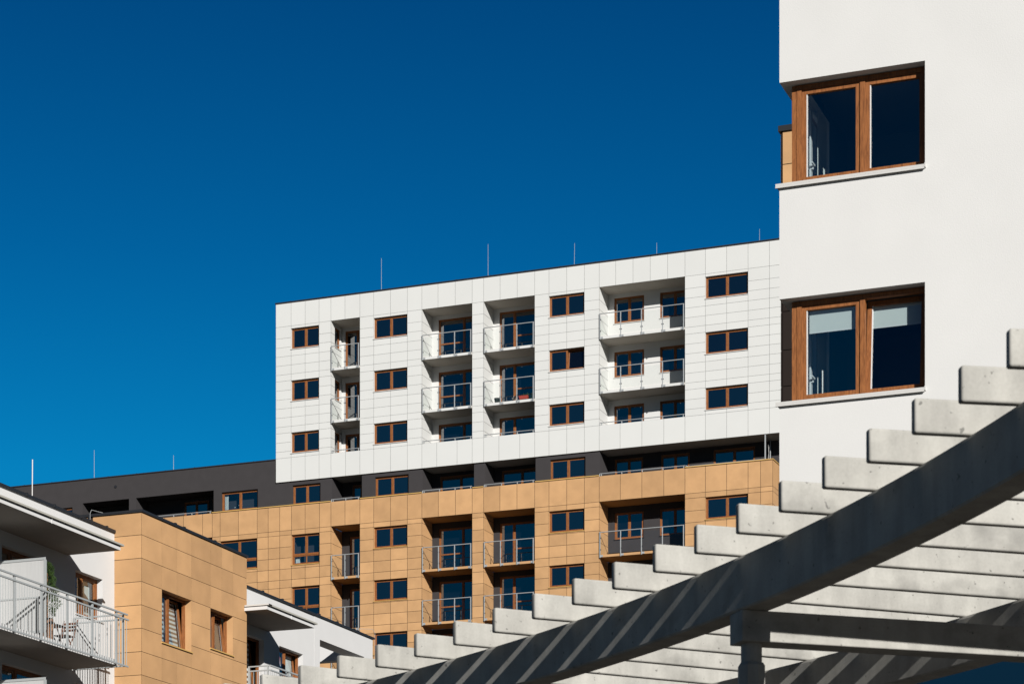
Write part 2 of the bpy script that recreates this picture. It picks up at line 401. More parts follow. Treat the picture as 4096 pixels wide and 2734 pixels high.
# back walls and ceilings of the loggias
doorsW = {'L1': [(-59.27, -57.75)], 'L2': [(-53.52, -50.98)], 'L3': [(-49.86, -47.3)], 'L4': [(-43.15, -41.44), (-40.54, -38.85)]}
floorsW = [(44.74, 42.06), (41.93, 39.12), (38.99, 36.17)]
for k, (a, b) in LC.items():
    for i, (zt, zf) in enumerate(floorsW):
        zt2 = 44.54 - 2.93 * i
        zb = zf + 0.03 if k != 'L4' else zt2 - 1.39
        hs = [(p, q, zb, zt2) for p, q in doorsW[k]]
        cells(mb, a - .01, b, zf, zt, hs, BACK, 'white_plaster')
        for h in hs: reveal(mb, *h, BACK, BACK + .12, 'white_plaster', 'lt')
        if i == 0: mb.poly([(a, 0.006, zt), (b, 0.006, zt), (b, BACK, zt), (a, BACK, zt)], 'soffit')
mb.build('upper_wall', A)
cp = MB(F0); cp.box(-62.97, -31, -0.04, 0.35, TOP, 46.13, 'coping')
x = -62.0
while x < -32: cp.box(x, x + .03, -0.045, 0.1, 46.128, 46.15, 'coping'); x += 2.03
cp.build('roof_coping', A)

for k, (a, b, j) in WC.items():
    for i, (z0, z1) in enumerate(winW):
        window(A, F0, a, b, z0, z1, sill='sill', tilt=7 if (k == 'W3' and i == 1) else None)
for k in LC:
    for i, (zt, zf) in enumerate(floorsW):
        zt2 = 44.54 - 2.93 * i
        for p, q in doorsW[k]:
            if k == 'L4': window(A, F0, p, q, zt2 - 1.39, zt2, rec=BACK + .05, sill='sill')
            else:
                mm = {'L1': 0.5, 'L2': 0.6, 'L3': 0.345}[k]
                window(A, F0, p, q, zf + .03, zt2, rec=BACK + .05, mull=(mm,), name='balcony_door')
for h in SIDE: window(A, lambda s, d, z: (LC['L1'][0] - d, V0 + s, z), *h, rec=.1, mull=(), sill='sill', name='side_window')
# transoms on the wide doors
for k, (p, q), (t0, t1) in (('L2', (-53.5, -52.05), (0, 0)), ('L3', (-48.95, -47.4), (0, 0))):
    for i, (zt, zf) in enumerate(floorsW[:2]):
        t = MB(F0); z = zf + 1.1; t.box(p + .1, q - .02, BACK + .04, BACK + .1, z - .035, z + .035, 'wood'); t.build('transom', A)

def balcony(u0, u1, zt, zb, n, sm, edge, soff, rail_h=1.22, parent=A, f=F0):
    s = MB(f)
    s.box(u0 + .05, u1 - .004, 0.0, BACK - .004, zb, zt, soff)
    w = (u1 - u0 - .1) / n
    for i in range(n):   # edge plates between the posts
        s.box(u0 + .05 + w * i + .04, u0 + .05 + w * (i + 1) - .02, -0.03, 0.0, zb, zt + 0.01, edge)
    o = s.build('balcony', parent)
    r = MB(f); gp = MB(f)
    zr = zt + rail_h
    r.tube((u0 + .03, -0.06, zr), (u1 - .03, -0.06, zr), 0.026, 'metal')
    for i in range(n + 1):
        x = u0 + .06 + (u1 - u0 - .12) * i / n
        r.box(x - .022, x + .022, -0.08, -0.035, zb - .03, zr, 'metal')
        r.box(x + .022 if i < n else x - .16, x + .16 if i < n else x - .022, -0.045, -0.033, zb + .01, zb + .12, 'metal')
        for zz in (zt + .28, zt + .9):
            r.box(x - (.06 if i else 0), x + (.06 if i < n else 0), -0.075, -0.045, zz - .03, zz + .03, 'clamp')
        if i < n:
            x2 = u0 + .06 + (u1 - u0 - .12) * (i + 1) / n
            gp.quad(x + .03, x2 - .03, zt + .06, zr - .14, -0.06, 'rail_glass')
    r.build('railing', o); gp.build('glass_panel', o)
    return o
NB = {'L1': 2, 'L2': 3, 'L3': 3, 'L4': 4}
for k, (a, b) in LC.items():
    for i in range(2):
        balcony(a, b, 42.06 - 2.935 * i, 41.93 - 2.935 * i, NB[k], 'white', 'white_panel', 'soffit')
def low_rail(u0, u1, z, n, parent=A, f=F0):
    r = MB(f)
    r.tube((u0, 0.03, z), (u1 - .03, 0.03, z), 0.024, 'metal'); r.tube((u0, .03, z), (u0, .03, z - .13), .02, 'metal')
    for i in range(n + 1):
        x = u0 + .1 + (u1 - u0 - .2) * i / n
        r.box(x - .022, x + .022, 0.02, 0.05, z - .18, z, 'metal')
    r.build('low_railing', parent)
for k, (a, b) in LC.items(): low_rail(a + .02, b, 37.44, NB[k])

# ---- charcoal storey
CH = 0.08
c = MB(F0)
chT = 37.25
# openings: (s0,s1)
cha = (-75.61, -72.50); chb = (-72.04, -66.95)
chw = {'Wm': (-78.4, -76.3), 'W0': (-66.45, -64.12), 'W1': (-61.92, -60.17), 'W2': (-56.80, -54.75), 'W3': (-46.36, -44.32)}
chl = {'L1': (-59.45, -57.6), 'L2': (-53.9, -50.82), 'L3': (-50.16, -47.2), 'L4': (-43.5, -33.95)}
holes = [(a, b, 34.45, 35.90) for a, b in (cha, chb)] + [(a, b, 34.62, 35.73) for a, b in chw.values()]
cells(c, -92, -62.93, 33.2, chT, [h for h in holes if h[1] < -62.93], CH, 'charcoal')
cells(c, -62.93, -33.95, 33.2, BOT, [h for h in holes if h[0] > -62.93] + [(a, b, 34.3, BOT) for a, b in chl.values()], CH, 'charcoal')
for h in holes[2:]: reveal(c, *h, CH, CH + .2, 'charcoal')
DB = 1.42
for a, b in (cha, chb):
    reveal(c, a, b, 33.4, 35.90, CH, DB, 'charcoal', 'lrt')
for k, (a, b) in chl.items():
    reveal(c, a, b, 33.4, BOT - .002, CH, DB, 'charcoal', 'lr' if k != 'L4' else 'l')
cells(c, -76, -66.9, 33.4, 35.9, [(-69.6, -68.0, 33.45, 35.73), (-74.3, -73.0, 33.45, 35.4), (-67.75, -67.1, 33.45, 35.73)], DB, 'charcoal')
drs = {'L1': [(-58.8, -57.7)], 'L2': [(-53.4, -50.9)], 'L3': [(-49.7, -47.3)], 'L4': [(-43.1, -41.49), (-40.46, -38.86), (-37.52, -35.22)]}
dh = [(p, q, 33.45, 35.75) for v in drs.values() for p, q in v]
cells(c, -60, -31.5, 33.4, BOT - .002, dh, DB, 'charcoal')
c.poly([(-92, CH, chT), (-62.93, CH, chT), (-62.93, 12, chT), (-92, 12, chT)], 'coping')
c.poly([(-92, CH, 0), (-92, 12, 0), (-92, 12, chT), (-92, CH, chT)], 'charcoal')
c.poly([(-76, CH, 33.42), (-33.95, CH, 33.42), (-33.95, DB, 33.42), (-76, DB, 33.42)], 'soffit')
c.build('charcoal_wall', A)
cp = MB(F0); cp.box(-92, -62.935, CH - .04, CH + .35, chT, chT + .06, 'coping')
x = -91
while x < -63: cp.box(x, x + .03, CH - .045, CH + .1, chT + .058, chT + .08, 'coping'); x += 1.9
cp.build('charcoal_roof_coping', A)
vt = MB(F0); vt.tube((-73.39, CH - .03, 36.68), (-73.39, CH + .01, 36.68), .085, 'coping', 12); vt.tube((-73.39, CH - .035, 36.68), (-73.39, CH - .031, 36.68), .05, 'clamp', 12)
vt.build('vent_pipe', A)
for k, (a, b) in chw.items():
    o = window(A, F0, a, b, 34.62, 35.73, rec=CH + .12, glass='clear_glass' if k == 'W0' else 'window_glass')
    if k == 'W0':
        q = MB(F0); q.poly([(a, .7, 34.6), (b, .7, 34.6), (b, .7, 35.75), (a, .7, 35.75)], 'room_dark'); reveal(q, a, b, 34.62, 35.73, .3, .7, 'room_dark'); q.build('room', o)
        q = MB(F0)
        for i in range(3): q.quad(a + .1 + .07 * i, a + .17 + .07 * i, 34.7, 35.62, .36 + .02 * (i % 2), 'blind')
        for x_, z_ in ((.72, .22), (.98, .32), (1.12, .42)): q.box(a + x_, a + x_ + .05, .32, .34, 34.62 + z_, 34.66 + z_, 'blind')
        q.build('curtain', o)
for v in drs.values():
    for p, q in v: window(A, F0, p, q, 33.45, 35.75, rec=DB + .02, name='balcony_door')
for p, q in ((-69.6, -68.0), (-74.3, -73.0)): window(A, F0, p, q, 33.45, 35.72, rec=DB + .02, name='balcony_door')
window(A, F0, -67.75, -67.1, 33.45, 35.73, rec=DB + .02, mull=(), name='balcony_door')

# ---- tan storeys
t = MB(F0)
TT = 34.58
rowsT = [33.19, 32.93] + [32.88 - 2.95 * k - o for k in range(5) for o in (.62, 1.24, 1.86, 2.48, 2.93)]
rowsT = [r for r in rowsT if r > 20]
tsol = [(-90, -78.4), (-76.3, -75.6), (-72.5, -72.04), (-67.0, -66.495), (-64.12, -61.95), (-60.19, -59.48), (-57.69, -56.84), (-54.79, -53.91), (-50.90, -50.22),
        (-47.225, -46.395), (-44.356, -43.506), (-38.68, -37.55), (-35.21, -33.87)]
tj = [-63.42, -62.69, -34.53]
LOW = 17.0
TW = {'W0': (-66.495, -64.12, -65.32), 'W1': (-61.95, -60.19, -61.09), 'W2': WC['W2'], 'W3': WC['W3'], 'W4': WC['W4']}
tops = [32.91, 29.96, 27.01, 24.06, 21.11]
def thole(k): return [(zt - (1.70 if k in ('W0', 'W1') else 1.17), zt) for zt in tops]
for a, b in tsol: clad(t, a, b, tj, LOW, 33.19, rowsT, [], 'tan_panel', 'joint_tan', 0.01)
clad(t, -78.4, -76.3, (-77.3,), LOW, 33.19, rowsT, [], 'tan_panel', 'joint_tan', 0.01)
for k, (a, b, j) in TW.items():
    clad(t, a, b, (j,), LOW, 33.19, rowsT, thole(k), 'tan_panel', 'joint_tan', 0.01)
    for z0, z1 in thole(k): reveal(t, a, b, z0, z1, 0, .2, 'tan_panel')
TLC = dict(LC); TLC['La'] = (-75.6, -72.5); TLC['Lb'] = (-72.04, -67.0)
us = sorted({x for s in tsol for x in s} | {-61.09, -55.815, -45.37, -36.38, -65.32, -70.11, -68.87, -67.63, -63.42, -62.69, -34.53, -71.4, -74.5, -73.5,
            -58.61, -52.92, -51.9, -49.26, -48.26, -42.31, -41.09, -39.86})
clad(t, -90, -33.87, us, 33.19, TT, (), [], 'tan_panel', 'joint_tan', 0.01)
for a, b in TLC.values():
    # lining of the open balcony bays: a stack of side walls
    zz = sorted({LOW, 33.19} | {r for r in rowsT if LOW < r < 33.19})
    for i in range(len(zz) - 1):
        t.poly([(a + .002, .006, zz[i] + .01), (a + .002, BACK, zz[i] + .01), (a + .002, BACK, zz[i + 1] - .01), (a + .002, .006, zz[i + 1] - .01)], 'tan_panel', random.random())
    t.poly([(a - .012, .0141, LOW), (a - .012, BACK, LOW), (a - .012, BACK, 33.19), (a - .012, .0141, 33.19)], 'joint_tan')
    t.poly([(b, .006, LOW), (b, BACK, LOW), (b, BACK, 33.19), (b, .006, 33.19)], 'tan_panel')
tdoor = {'L1': [(-59.0, -57.75)], 'L2': [(-53.5, -50.98)], 'L3': [(-49.85, -47.3)], 'L4': [(-43.13, -41.47), (-40.55, -38.85)], 'La': [(-74.3, -73)], 'Lb': [(-69.6, -68)]}
tfl = [(33.19, 30.31)] + [(30.20 - 2.95 * i, 27.38 - 2.95 * i) for i in range(4)]
for k, (a, b) in TLC.items():
    for i, (zt, zf) in enumerate(tfl):
        zt2 = 32.85 - 2.95 * i
        zb = zf + .03 if k != 'L4' else zt2 - 1.43
        hs = [(p, q, zb, zt2) for p, q in tdoor[k]]
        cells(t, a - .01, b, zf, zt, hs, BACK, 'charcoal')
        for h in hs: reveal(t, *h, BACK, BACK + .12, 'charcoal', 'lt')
        if i == 0: t.poly([(a, .006, zt), (b, .006, zt), (b, BACK, zt), (a, BACK, zt)], 'tan_soffit')
# corner return at the right and plain lower walls
zz = sorted({LOW, 33.19, TT} | {r for r in rowsT if LOW < r < 33.19})
for i in range(len(zz) - 1):
    for y in range(5):
        t.poly([(-33.87, .02 + y * 1.2, zz[i] + .01), (-33.87, 1.2 + y * 1.2, zz[i] + .01), (-33.87, 1.2 + y * 1.2, zz[i + 1] - .01), (-33.87, .02 + y * 1.2, zz[i + 1] - .01)], 'tan_panel', random.random())
t.poly([(-33.885, .0141, LOW), (-33.885, 12, LOW), (-33.885, 12, TT), (-33.885, .0141, TT)], 'joint_tan')
t.box(-90, -33.87, 0.0, 12, 0, LOW - .01, 'tan_panel')
t.poly([(-90, .02, TT - .01), (-33.89, .02, TT - .01), (-33.89, CH, TT - .01), (-90, CH, TT - .01)], 'joint_tan')
t.build('tan_wall', A)
for a, b in ((-90, -75.6), (-72.5, -72.04), (-67.02, -59.5), (-57.69, -53.93), (-50.88, -50.24), (-47.2, -43.53), (-38.68, -33.83)):
    cp = MB(F0); cp.box(a, b, -0.05, CH + .01, TT, TT + .045, 'ochre')
    if b > -34: cp.box(-33.89, -33.83, CH + .01, 12, TT, TT + .045, 'ochre')
    cp.build('ochre_coping', A)
for k, (a, b, j) in TW.items():
    for i, (z0, z1) in enumerate(thole(k)[:4]):
        lit = k == 'W1' and i == 0
        o = window(A, F0, a, b, z0, z1, sill='ochre', trans=z0 + .56 if k in ('W0', 'W1') else None, glass='clear_glass' if lit else 'window_glass')
        if lit:
            q = MB(F0); q.quad(a, b, z0, z1, .8, 'room_dark'); reveal(q, a, b, z0, z1, .25, .8, 'room_dark'); q.build('room', o)
            q = MB(F0); q.poly([(a + .12, .3, z0 + .1), (a + .42, .3, z0 + .1), (a + .34, .3, z0 + .5), (a + .12, .3, z0 + .5)], 'blind'); q.build('curtain', o)
for k in TLC:
    for i, (zt, zf) in enumerate(tfl[:4]):
        zt2 = 32.85 - 2.95 * i
        for p, q in tdoor[k]:
            if k == 'L4': window(A, F0, p, q, zt2 - 1.43, zt2, rec=BACK + .05, sill='coping')
            else:
                mm = {'L1': 0.62, 'L2': 0.575, 'L3': 0.33, 'La': .5, 'Lb': .5}[k]
                window(A, F0, p, q, zf + .03, zt2, rec=BACK + .05, mull=(mm,), name='balcony_door')
                if k in ('L2', 'L3') and i < 3:
                    s0, s1 = ((p + .1, p + 1.36) if k == 'L2' else (p + .9, q - .1))
                    tt = MB(F0); z = zf + 1.1; tt.box(s0, s1, BACK + .04, BACK + .1, z - .035, z + .035, 'wood'); tt.build('transom', A)
NB.update({'La': 3, 'Lb': 4})
for k, (a, b) in TLC.items():
    for i in range(4):
        balcony(a, b, 30.31 - 2.94 * i, 30.19 - 2.94 * i, NB[k], 'tan', 'tan_panel', 'tan_soffit')
for k in ('L1', 'L2', 'L3'): low_rail(LC[k][0] + .02, LC[k][1], 34.70, NB[k])
low_rail(-43.49, -38.66, 34.70, 4)
low_rail(-72.0, -67.05, 34.70, 4)
r = MB(F0); r.tube((-38.66, .03, 34.70), (-38.55, .09, 34.66), .02, 'metal')
r.tube((-38.6, .10, 34.665), (-34.33, .10, 34.665), .02, 'metal')
for i in range(6): r.tube((-38.3 + .75 * i, .10, 34.62), (-38.3 + .75 * i, .10, 34.66), .012, 'metal')
r.build('terrace_handrail', A)
r = MB(F0); r.box(-34.32, -34.26, .03, .09, 34.62, 35.95, 'metal'); r.box(-34.32, -34.28, 1.08, 1.13, 33.5, 35.95, 'metal'); r.box(-34.31, -34.28, .09, 1.1, 35.88, 35.92, 'metal')
r.tube((-34.3, .7, 34.7), (-34.3, .85, 35.6), .006, 'sill', 6); r.tube((-34.3, .85, 34.7), (-34.3, .7, 35.6), .006, 'sill', 6)
sg = r.build('terrace_screen', A)
r = MB(F0); r.poly([(-34.3, .1, 34.7), (-34.3, 1.07, 34.7), (-34.3, 1.07, 35.87), (-34.3, .1, 35.87)], 'rail_glass'); r.build('glass_panel', sg)

for u, v, z0, z1 in ((-58.67, 130, TOP, 49.77), (-52.0, 130, TOP, 49.75), (-46.8, 130, TOP, 49.15), (-41.9, 130, TOP, 48.58), (-36.0, 130, TOP, 48.59),
                     (-75.32, 125.8, chT, 39.2), (-70.02, 125.8, chT, 38.4)):
    r = MB(); r.tube((u, v, z0), (u + (.05 if u == -46.8 else 0), v, z1), .014, 'paint_rail', 6, .009); r.box(u - .15, u + .15, v - .15, v + .15, z0, z0 + .08, 'concrete'); r.build('lightning_rod', A)

# ================================================================== LEFT BUILDING
UW = -34.0
B = empty('apartment_house', (UW, 57, 0),
          'white rendered apartment house with tan panelled bay, grey barred balcony and flat canopies', 'building')
FW = FU(UW)
w = MB(FW)
WT = 16.58
h1 = [(52.37, 53.97, 12.72, 15.15), (55.85, 57.22, 14.07, 15.21), (52.37, 54.46, 9.77, 12.22), (55.86, 57.22, 11.1, 12.24), (48.0, 50.2, 12.72, 15.15), (48.0, 50.2, 9.77, 12.22)]
cells(w, 38, 57.83, 0, WT, h1, 0, 'cool_plaster')
h2 = [(64.7, 66.67, 12.72, 15.2), (67.71, 69.36, 14.05, 15.21), (64.7, 66.67, 9.77, 12.25), (67.71, 69.36, 11.1, 12.26)]
cells(w, 63.9, 70.15, 0, WT, h2, 0, 'cool_plaster')
for h in h1 + h2: reveal(w, *h, 0, .24, 'cool_plaster')
w.poly([(38, 0, 0), (38, 12, 0), (38, 12, WT), (38, 0, WT)], 'cool_plaster')
w.poly([(38, 0, WT - .01), (70.15, 0, WT - .01), (70.15, 12, WT - .01), (38, 12, WT - .01)], 'coping')
w.poly([(70.15, .3, 0), (70.15, 12, 0), (70.15, 12, WT), (70.15, .3, WT)], 'cool_plaster')
w.poly([(38, 12, 0), (70.15, 12, 0), (70.15, 12, WT), (38, 12, WT)], 'cool_plaster')
w.build('white_wall', B)
# roof terrace frame at the far end, standing 4 mm proud
s = MB(FW)
s.box(70.16, 70.556, -.01, .40, 0, WT, 'cool_plaster')
s.box(73.95, 74.6, -.01, .40, 0, WT, 'cool_plaster')
s.box(70.556, 73.95, -.01, .51, 15.88, WT, 'cool_plaster')
s.box(70.556, 73.95, -.01, .40, 0, 12.2, 'cool_plaster')
s.box(74.1, 74.47, .51, 4.5, 15.86, WT, 'cool_plaster')
s.build('terrace_frame', B)
s = MB(FW); s.box(70.16, 74.6, .41, 8, 0, 12.0, 'cool_plaster'); s.build('terrace_base', B)
cp = MB(FW)
cp.box(38, 57.82, -.05, .4, WT, 16.655, 'coping'); cp.box(63.94, 74.68, -.06, .4, WT, 16.64, 'coping')
x = 39.0
while x < 74:
    if x < 57.5 or x > 64.2: cp.box(x, x + .06, -.07, .2, 16.6, 16.675, 'coping')
    x += 1.31
cp.build('roof_coping', B)
# tan bay
UT = -33.16
FT = FU(UT)
b = MB(FT)
jj = (58.926, 59.762, 60.593, 61.707, 62.385, 63.068)
rt = [16.473 - .627 * i for i in range(16)]
zz = [17.08] + rt
wins = [(58.926, 60.593, 13.78, 15.215), (61.707, 63.068, 14.085, 15.21)]
cols = [57.83] + list(jj) + [63.93]
for i in range(len(cols) - 1):
    hs = [(h[2], h[3]) for h in wins if h[0] <= cols[i] + .01 and cols[i + 1] <= h[1] + .01]
    clad(b, cols[i], cols[i + 1], (), 7.0, 17.08, rt, hs, 'tan_panel', 'joint_tan', 0.006, gs=.0012)
for h in wins: reveal(b, *h, 0, .24, 'tan_panel')
# thick dark horizontal joints
b.box(57.84, 63.92, 2.6, 10, 0, 17.0, 'joint_tan')
b.box(57.84, 63.92, 0.016, .3, 0, 7.0, 'tan_panel')
bf = FV(57.83)
lf = MB(bf)
for i in range(len(zz) - 1):
    for a, e in ((-37.5, -36.6), (-36.6, -35.68), (-35.68, -34.74), (-34.67, UT)):
        if e < -34 and i > 0 and a < -35: pass
        lf.quad(a + .006, e - .006, zz[i + 1] + .007, zz[i] - .007, 0, 'tan_panel', random.random())
lf.poly([(-37.5, .015, 7), (UT - .005, .015, 7), (UT - .005, .015, 17.08), (-37.5, .015, 17.08)], 'joint_tan')
for fb in (lf,):
    b.mats += [m for m in fb.mats if m not in b.mats]
    off = len(b.v); b.v += fb.v; b.fc += [tuple(off + k for k in q) for q in fb.fc]
    b.mi += [b.m(fb.mats[k]) for k in fb.mi]; b.tn += fb.tn
b.build('tan_bay', B)
cp = MB(); cp.box(-40, UT + .04, 57.79, 58.1, 17.08, 17.15, 'coping'); cp.box(UT - .3, UT + .04, 58.1, 63.97, 17.08, 17.15, 'coping')
for y in (59.6, 60.1, 61.9): cp.box(UT - .2, UT + .045, y, y + .1, 17.148, 17.175, 'coping')
cp.build('bay_coping', B)

def blind(parent, f, s0, s1, z0, z1, d, mats, step, name='blind', sh=0):
    m_ = MB(f); z = z1; i = 0
    while z > z0 + .001:
        zn = max(z0, z - step); q = mats[i % len(mats)]
        if q: m_.poly([(s0, d + (zn - z0) * sh, zn), (s1, d + (zn - z0) * sh, zn), (s1, d + (z - z0) * sh, z), (s0, d + (z - z0) * sh, z)], q)
        z = zn; i += 1
    return m_.build(name, parent)
def dark_room(parent, f, s0, s1, z0, z1, d, depth=2.0, m='room_dark'):
    q = MB(f); q.poly([(s0, d + depth, z0), (s1, d + depth, z0), (s1, d + depth, z1), (s0, d + depth, z1)], m); reveal(q, s0, s1, z0, z1, d, d + depth, m)
    return q.build('room', parent)
o = window(B, FT, 58.926, 60.593, 13.78, 15.215, rec=.2, mull=(.44,), glass='clear_glass', tilt=7, tleaf=1, sill='ochre', sw=.05)
dark_room(o, FT, 58.9, 60.62, 13.7, 15.3, .46)
blind(o, FT, 59.05, 59.6, 13.9, 15.1, .33, ('blind', 'brown_blind'), .062)
blind(o, FT, 59.78, 60.42, 13.9, 15.1, .33, ('blind', 'brown_blind'), .062, sh=math.tan(R(7)))
o = window(B, FT, 61.707, 63.068, 14.085, 15.21, rec=.2, mull=(.44,), glass='clear_glass', tilt=7, tleaf=1, sill='ochre', sw=.05)
dark_room(o, FT, 61.68, 63.1, 14.0, 15.3, .46)
blind(o, FT, 61.83, 62.25, 14.2, 15.1, .33, ('blind',), 2)
blind(o, FT, 62.4, 62.93, 14.2, 15.1, .33, ('brown_blind',), 2, sh=math.tan(R(7)))
# windows in the white wall
for h in ((52.37, 53.97, 12.72, 15.15), (52.37, 54.46, 9.77, 12.22), (48.0, 50.2, 12.72, 15.15), (48.0, 50.2, 9.77, 12.22)):
    o = window(B, FW, *h, rec=.17, mull=(.42,), glass='clear_glass', name='balcony_door', sw=.07)
    dark_room(o, FW, *h, .4); blind(o, FW, h[0] + .1, h[1] - .1, h[2] + .05, h[3] - .1, .33, ('brown_blind',), 3, name='curtain')
for h in ((55.85, 57.22, 14.07, 15.21), (55.86, 57.22, 11.1, 12.24)):
    o = window(B, FW, *h, rec=.17, mull=(.42,), glass='clear_glass', sill='sill', sw=.06)
    dark_room(o, FW, *h, .4); blind(o, FW, h[0] + .1, h[1] - .12, h[2] + .05, h[3] - .1, .36, ('brown_blind',), 3, name='curtain')
    blind(o, FW, h[1] - .38, h[1] - .12, h[2] + .1, h[3] - .2, .34, ('blind',), 3, name='curtain')
o = window(B, FW, 64.7, 66.67, 12.72, 15.2, rec=.17, mull=(.4,), glass='clear_glass', tilt=6, name='balcony_door')
dark_room(o, FW, 64.65, 66.7, 12.7, 15.3, .45); blind(o, FW, 65.55, 66.3, 12.9, 15.05, .33, ('blind', 'brown_blind'), .075)
o = window(B, FW, 67.71, 69.36, 14.05, 15.21, rec=.17, mull=(.45,), glass='clear_glass', tilt=7, sill='sill')
dark_room(o, FW, 67.7, 69.4, 14.0, 15.3, .45); blind(o, FW, 67.8, 68.4, 14.1, 15.1, .33, ('red_blind',), 3); blind(o, FW, 68.5, 69.2, 14.1, 15.1, .34, ('blind',), 3)
for h in ((64.7, 66.67, 9.77, 12.25), (67.71, 69.36, 11.1, 12.26)): window(B, FW, *h, rec=.17)
# canopies
def canopy(v0, v1, left_end):
    q = MB()
    q.box(UW + .002, -32.42, v0, v1, 15.505, 15.60, 'cool_plaster')
    q.box(UW + .004, -32.43, v0 + .01, v1 - .01, 15.502, 15.5048, 'soffit_shade')
    o = q.build('canopy', B)
    q = MB(); q.box(-32.6, -32.425, v0 - (0 if left_end else 0), v1, 15.604, 15.618, 'coping')
    q.box(-32.62, -32.36, v0, v1 + .09, 15.62, 15.665, 'gutter')
    if left_end: q.box(UT + .02, -32.36, v0 - .03, v0 + .2, 15.621, 15.664, 'sill')
    y = (v0 + v1) / 2 if left_end else 52.14
    q.box(-32.42, -32.405, y - .015, y + .015, 15.49, 15.61, 'white_pvc')
    q.build('gutter', o)
canopy(38, 55.45, False); canopy(63.78, 66.93, True)
# balconies
UR = -32.41
def bar_rail(parent, v0, v1, zf, posts, ret_v, ret_to, zoff=0):
    r = MB(); zt = zf + 1.22
    for z, e in ((zt, 0), (zt - .13, .06)):
        r.box(UR - .022, UR + .022, v0, v1 + e, z - .02, z + .02, 'paint_rail')
    r.box(UR - .015, UR + .015, v0, v1 + .04, zf - .14, zf - .10, 'paint_rail')
    for p in posts: r.box(UR - .045, UR - .0, p - .03, p + .03, zf - .14, zt - .02, 'paint_rail')
    y = v0 + .05
    while y < v1 + .04:
        if not any(abs(y - p) < .05 for p in posts): r.tube((UR, y, zf - .12), (UR, y, zt - .15), .0085, 'paint_rail', 6)
        y += .118
    for z in (zt, zt - .13, zf - .12):
        r.box(ret_to, UR - .022, ret_v - .018, ret_v + .018, z - .018, z + .018, 'paint_rail')
    x = ret_to + .06
    while x < UR - .05: r.tube((x, ret_v, zf - .12), (x, ret_v, zt - .15), .0085, 'paint_rail', 6); x += .118
    r.box(ret_to, ret_to + .05, ret_v - .02, ret_v + .02, zf - .14, zt, 'paint_rail')
    r.box(UR - .1, UR - .06, ret_v - .02, ret_v + .02, zf - .14, zt, 'paint_rail')
    return r.build('railing', parent)
for zf in (12.68, 9.73):
    q = MB(); q.box(UW + .002, -32.50, 38, 55.45, zf - .16, zf, 'cool_plaster'); q.box(UW + .01, -32.51, q.v[0][1] + .01, q.v[2][1] - .01, zf - .163, zf - .1602, 'soffit_shade'); o = q.build('balcony', B); q = MB(); q.box(UW + .01, -32.52, 38, 55.43, zf, zf + .004, 'floor_tile'); q.build('floor_tiles', o)
    bar_rail(o, 40, 55.78, zf, (45.7, 46.9, 48.1, 49.29, 50.49, 51.69, 52.88, 54.07, 55.26), 55.70, UW + .03)
    q = MB(); q.box(UW + .003, -32.50, 63.96, 66.9, zf - .16, zf, 'cool_plaster'); q.box(UW + .01, -32.51, q.v[0][1] + .01, q.v[2][1] - .01, zf - .163, zf - .1602, 'soffit_shade'); o = q.build('balcony', B); q = MB(); q.box(UW + .01, -32.52, 63.97, 66.88, zf, zf + .004, 'floor_tile'); q.build('floor_tiles', o)
    bar_rail(o, 63.95, 66.85, zf, (65.15, 66.4), 63.97, UT + .03)
    # privacy screen
    q = MB(); v = 52.12; a, e = UW + .05, -32.56
    for z0, z1 in ((zf + 1.93, zf + 1.99), (zf + .14, zf + .2), (zf + 1.0, zf + 1.04)): q.box(a, e, v - .02, v + .02, z0, z1, 'paint_rail')
    for x in (a, e - .06): q.box(x, x + .06, v - .021, v + .021, zf + .0, zf + 1.992, 'paint_rail')
    o2 = q.build('privacy_screen', B)
    q = MB(); q.box(a + .05, e - .05, v - .006, v + .006, zf + .18, zf + 1.95, 'frosted'); q.build('screen_panel', o2)
# rod and cable on the roofs
r = MB(); r.tube((-34.6, 54.7, WT), (-34.6, 54.72, 17.88), .014, 'sill', 6); r.build('lightning_rod', B)
r = MB()
pts = [(-34.70, 57.76, 16.0), (-34.70, 57.74, 17.15), (-34.67, 57.76, 17.25), (-34.5, 57.8, 17.2), (-34.35, 57.9, 17.165), (-33.6, 57.95, 17.165)]
for i in range(len(pts) - 1): r.tube(pts[i], pts[i + 1], .006, 'paint_rail', 6)
r.box(-34.78, -34.74, 57.78, 57.83, 16.2, 17.1, 'clamp')
r.build('lightning_cable', B)
r = MB()
pts = [(-34.35, 74.2, 16.66), (-34.3, 74.3, 16.9), (-34.0, 74.62, 16.92), (-33.95, 74.70, 16.8), (-33.95, 74.72, 8)]
for i in range(len(pts) - 1): r.tube(pts[i], pts[i + 1], .006, 'paint_rail', 6)
r.build('lightning_cable', B)

# ================================================================== RIGHT WHITE BUILDING
VR = 32.48; UC = -8.714
C = empty('corner_building', (-3, VR + 4, 0), 'plain white rendered building at right with two large brown framed corner windows', 'building')
FR = FV(VR)
RT = 21.5; OVER = 8.5
w = MB(FR)
Hn = [(UC - 1, -6.716, 16.82, 18.245), (UC - 1, -6.716, 13.87, 15.295), (UC - 1, -6.716, 10.90, 12.346)]
cells(w, UC, 14, OVER, RT, Hn, 0, 'white_plaster')
FS = lambda s, d, z: (UC + d, VR + s, z)      # left side wall facing -x, s runs back
SD = 1.6
side = MB(FS); cells(side, 0, 3.2, OVER, RT, [(-1, SD, 16.82, 18.245), (-1, SD, 13.87, 15.295), (-1, SD, 10.90, 12.346)], 0, 'white_plaster')
off = len(w.v); w.v += side.v; w.fc += [tuple(off + k for k in q) for q in side.fc]; w.mi += [w.m(side.mats[k]) for k in side.mi]; w.tn += side.tn
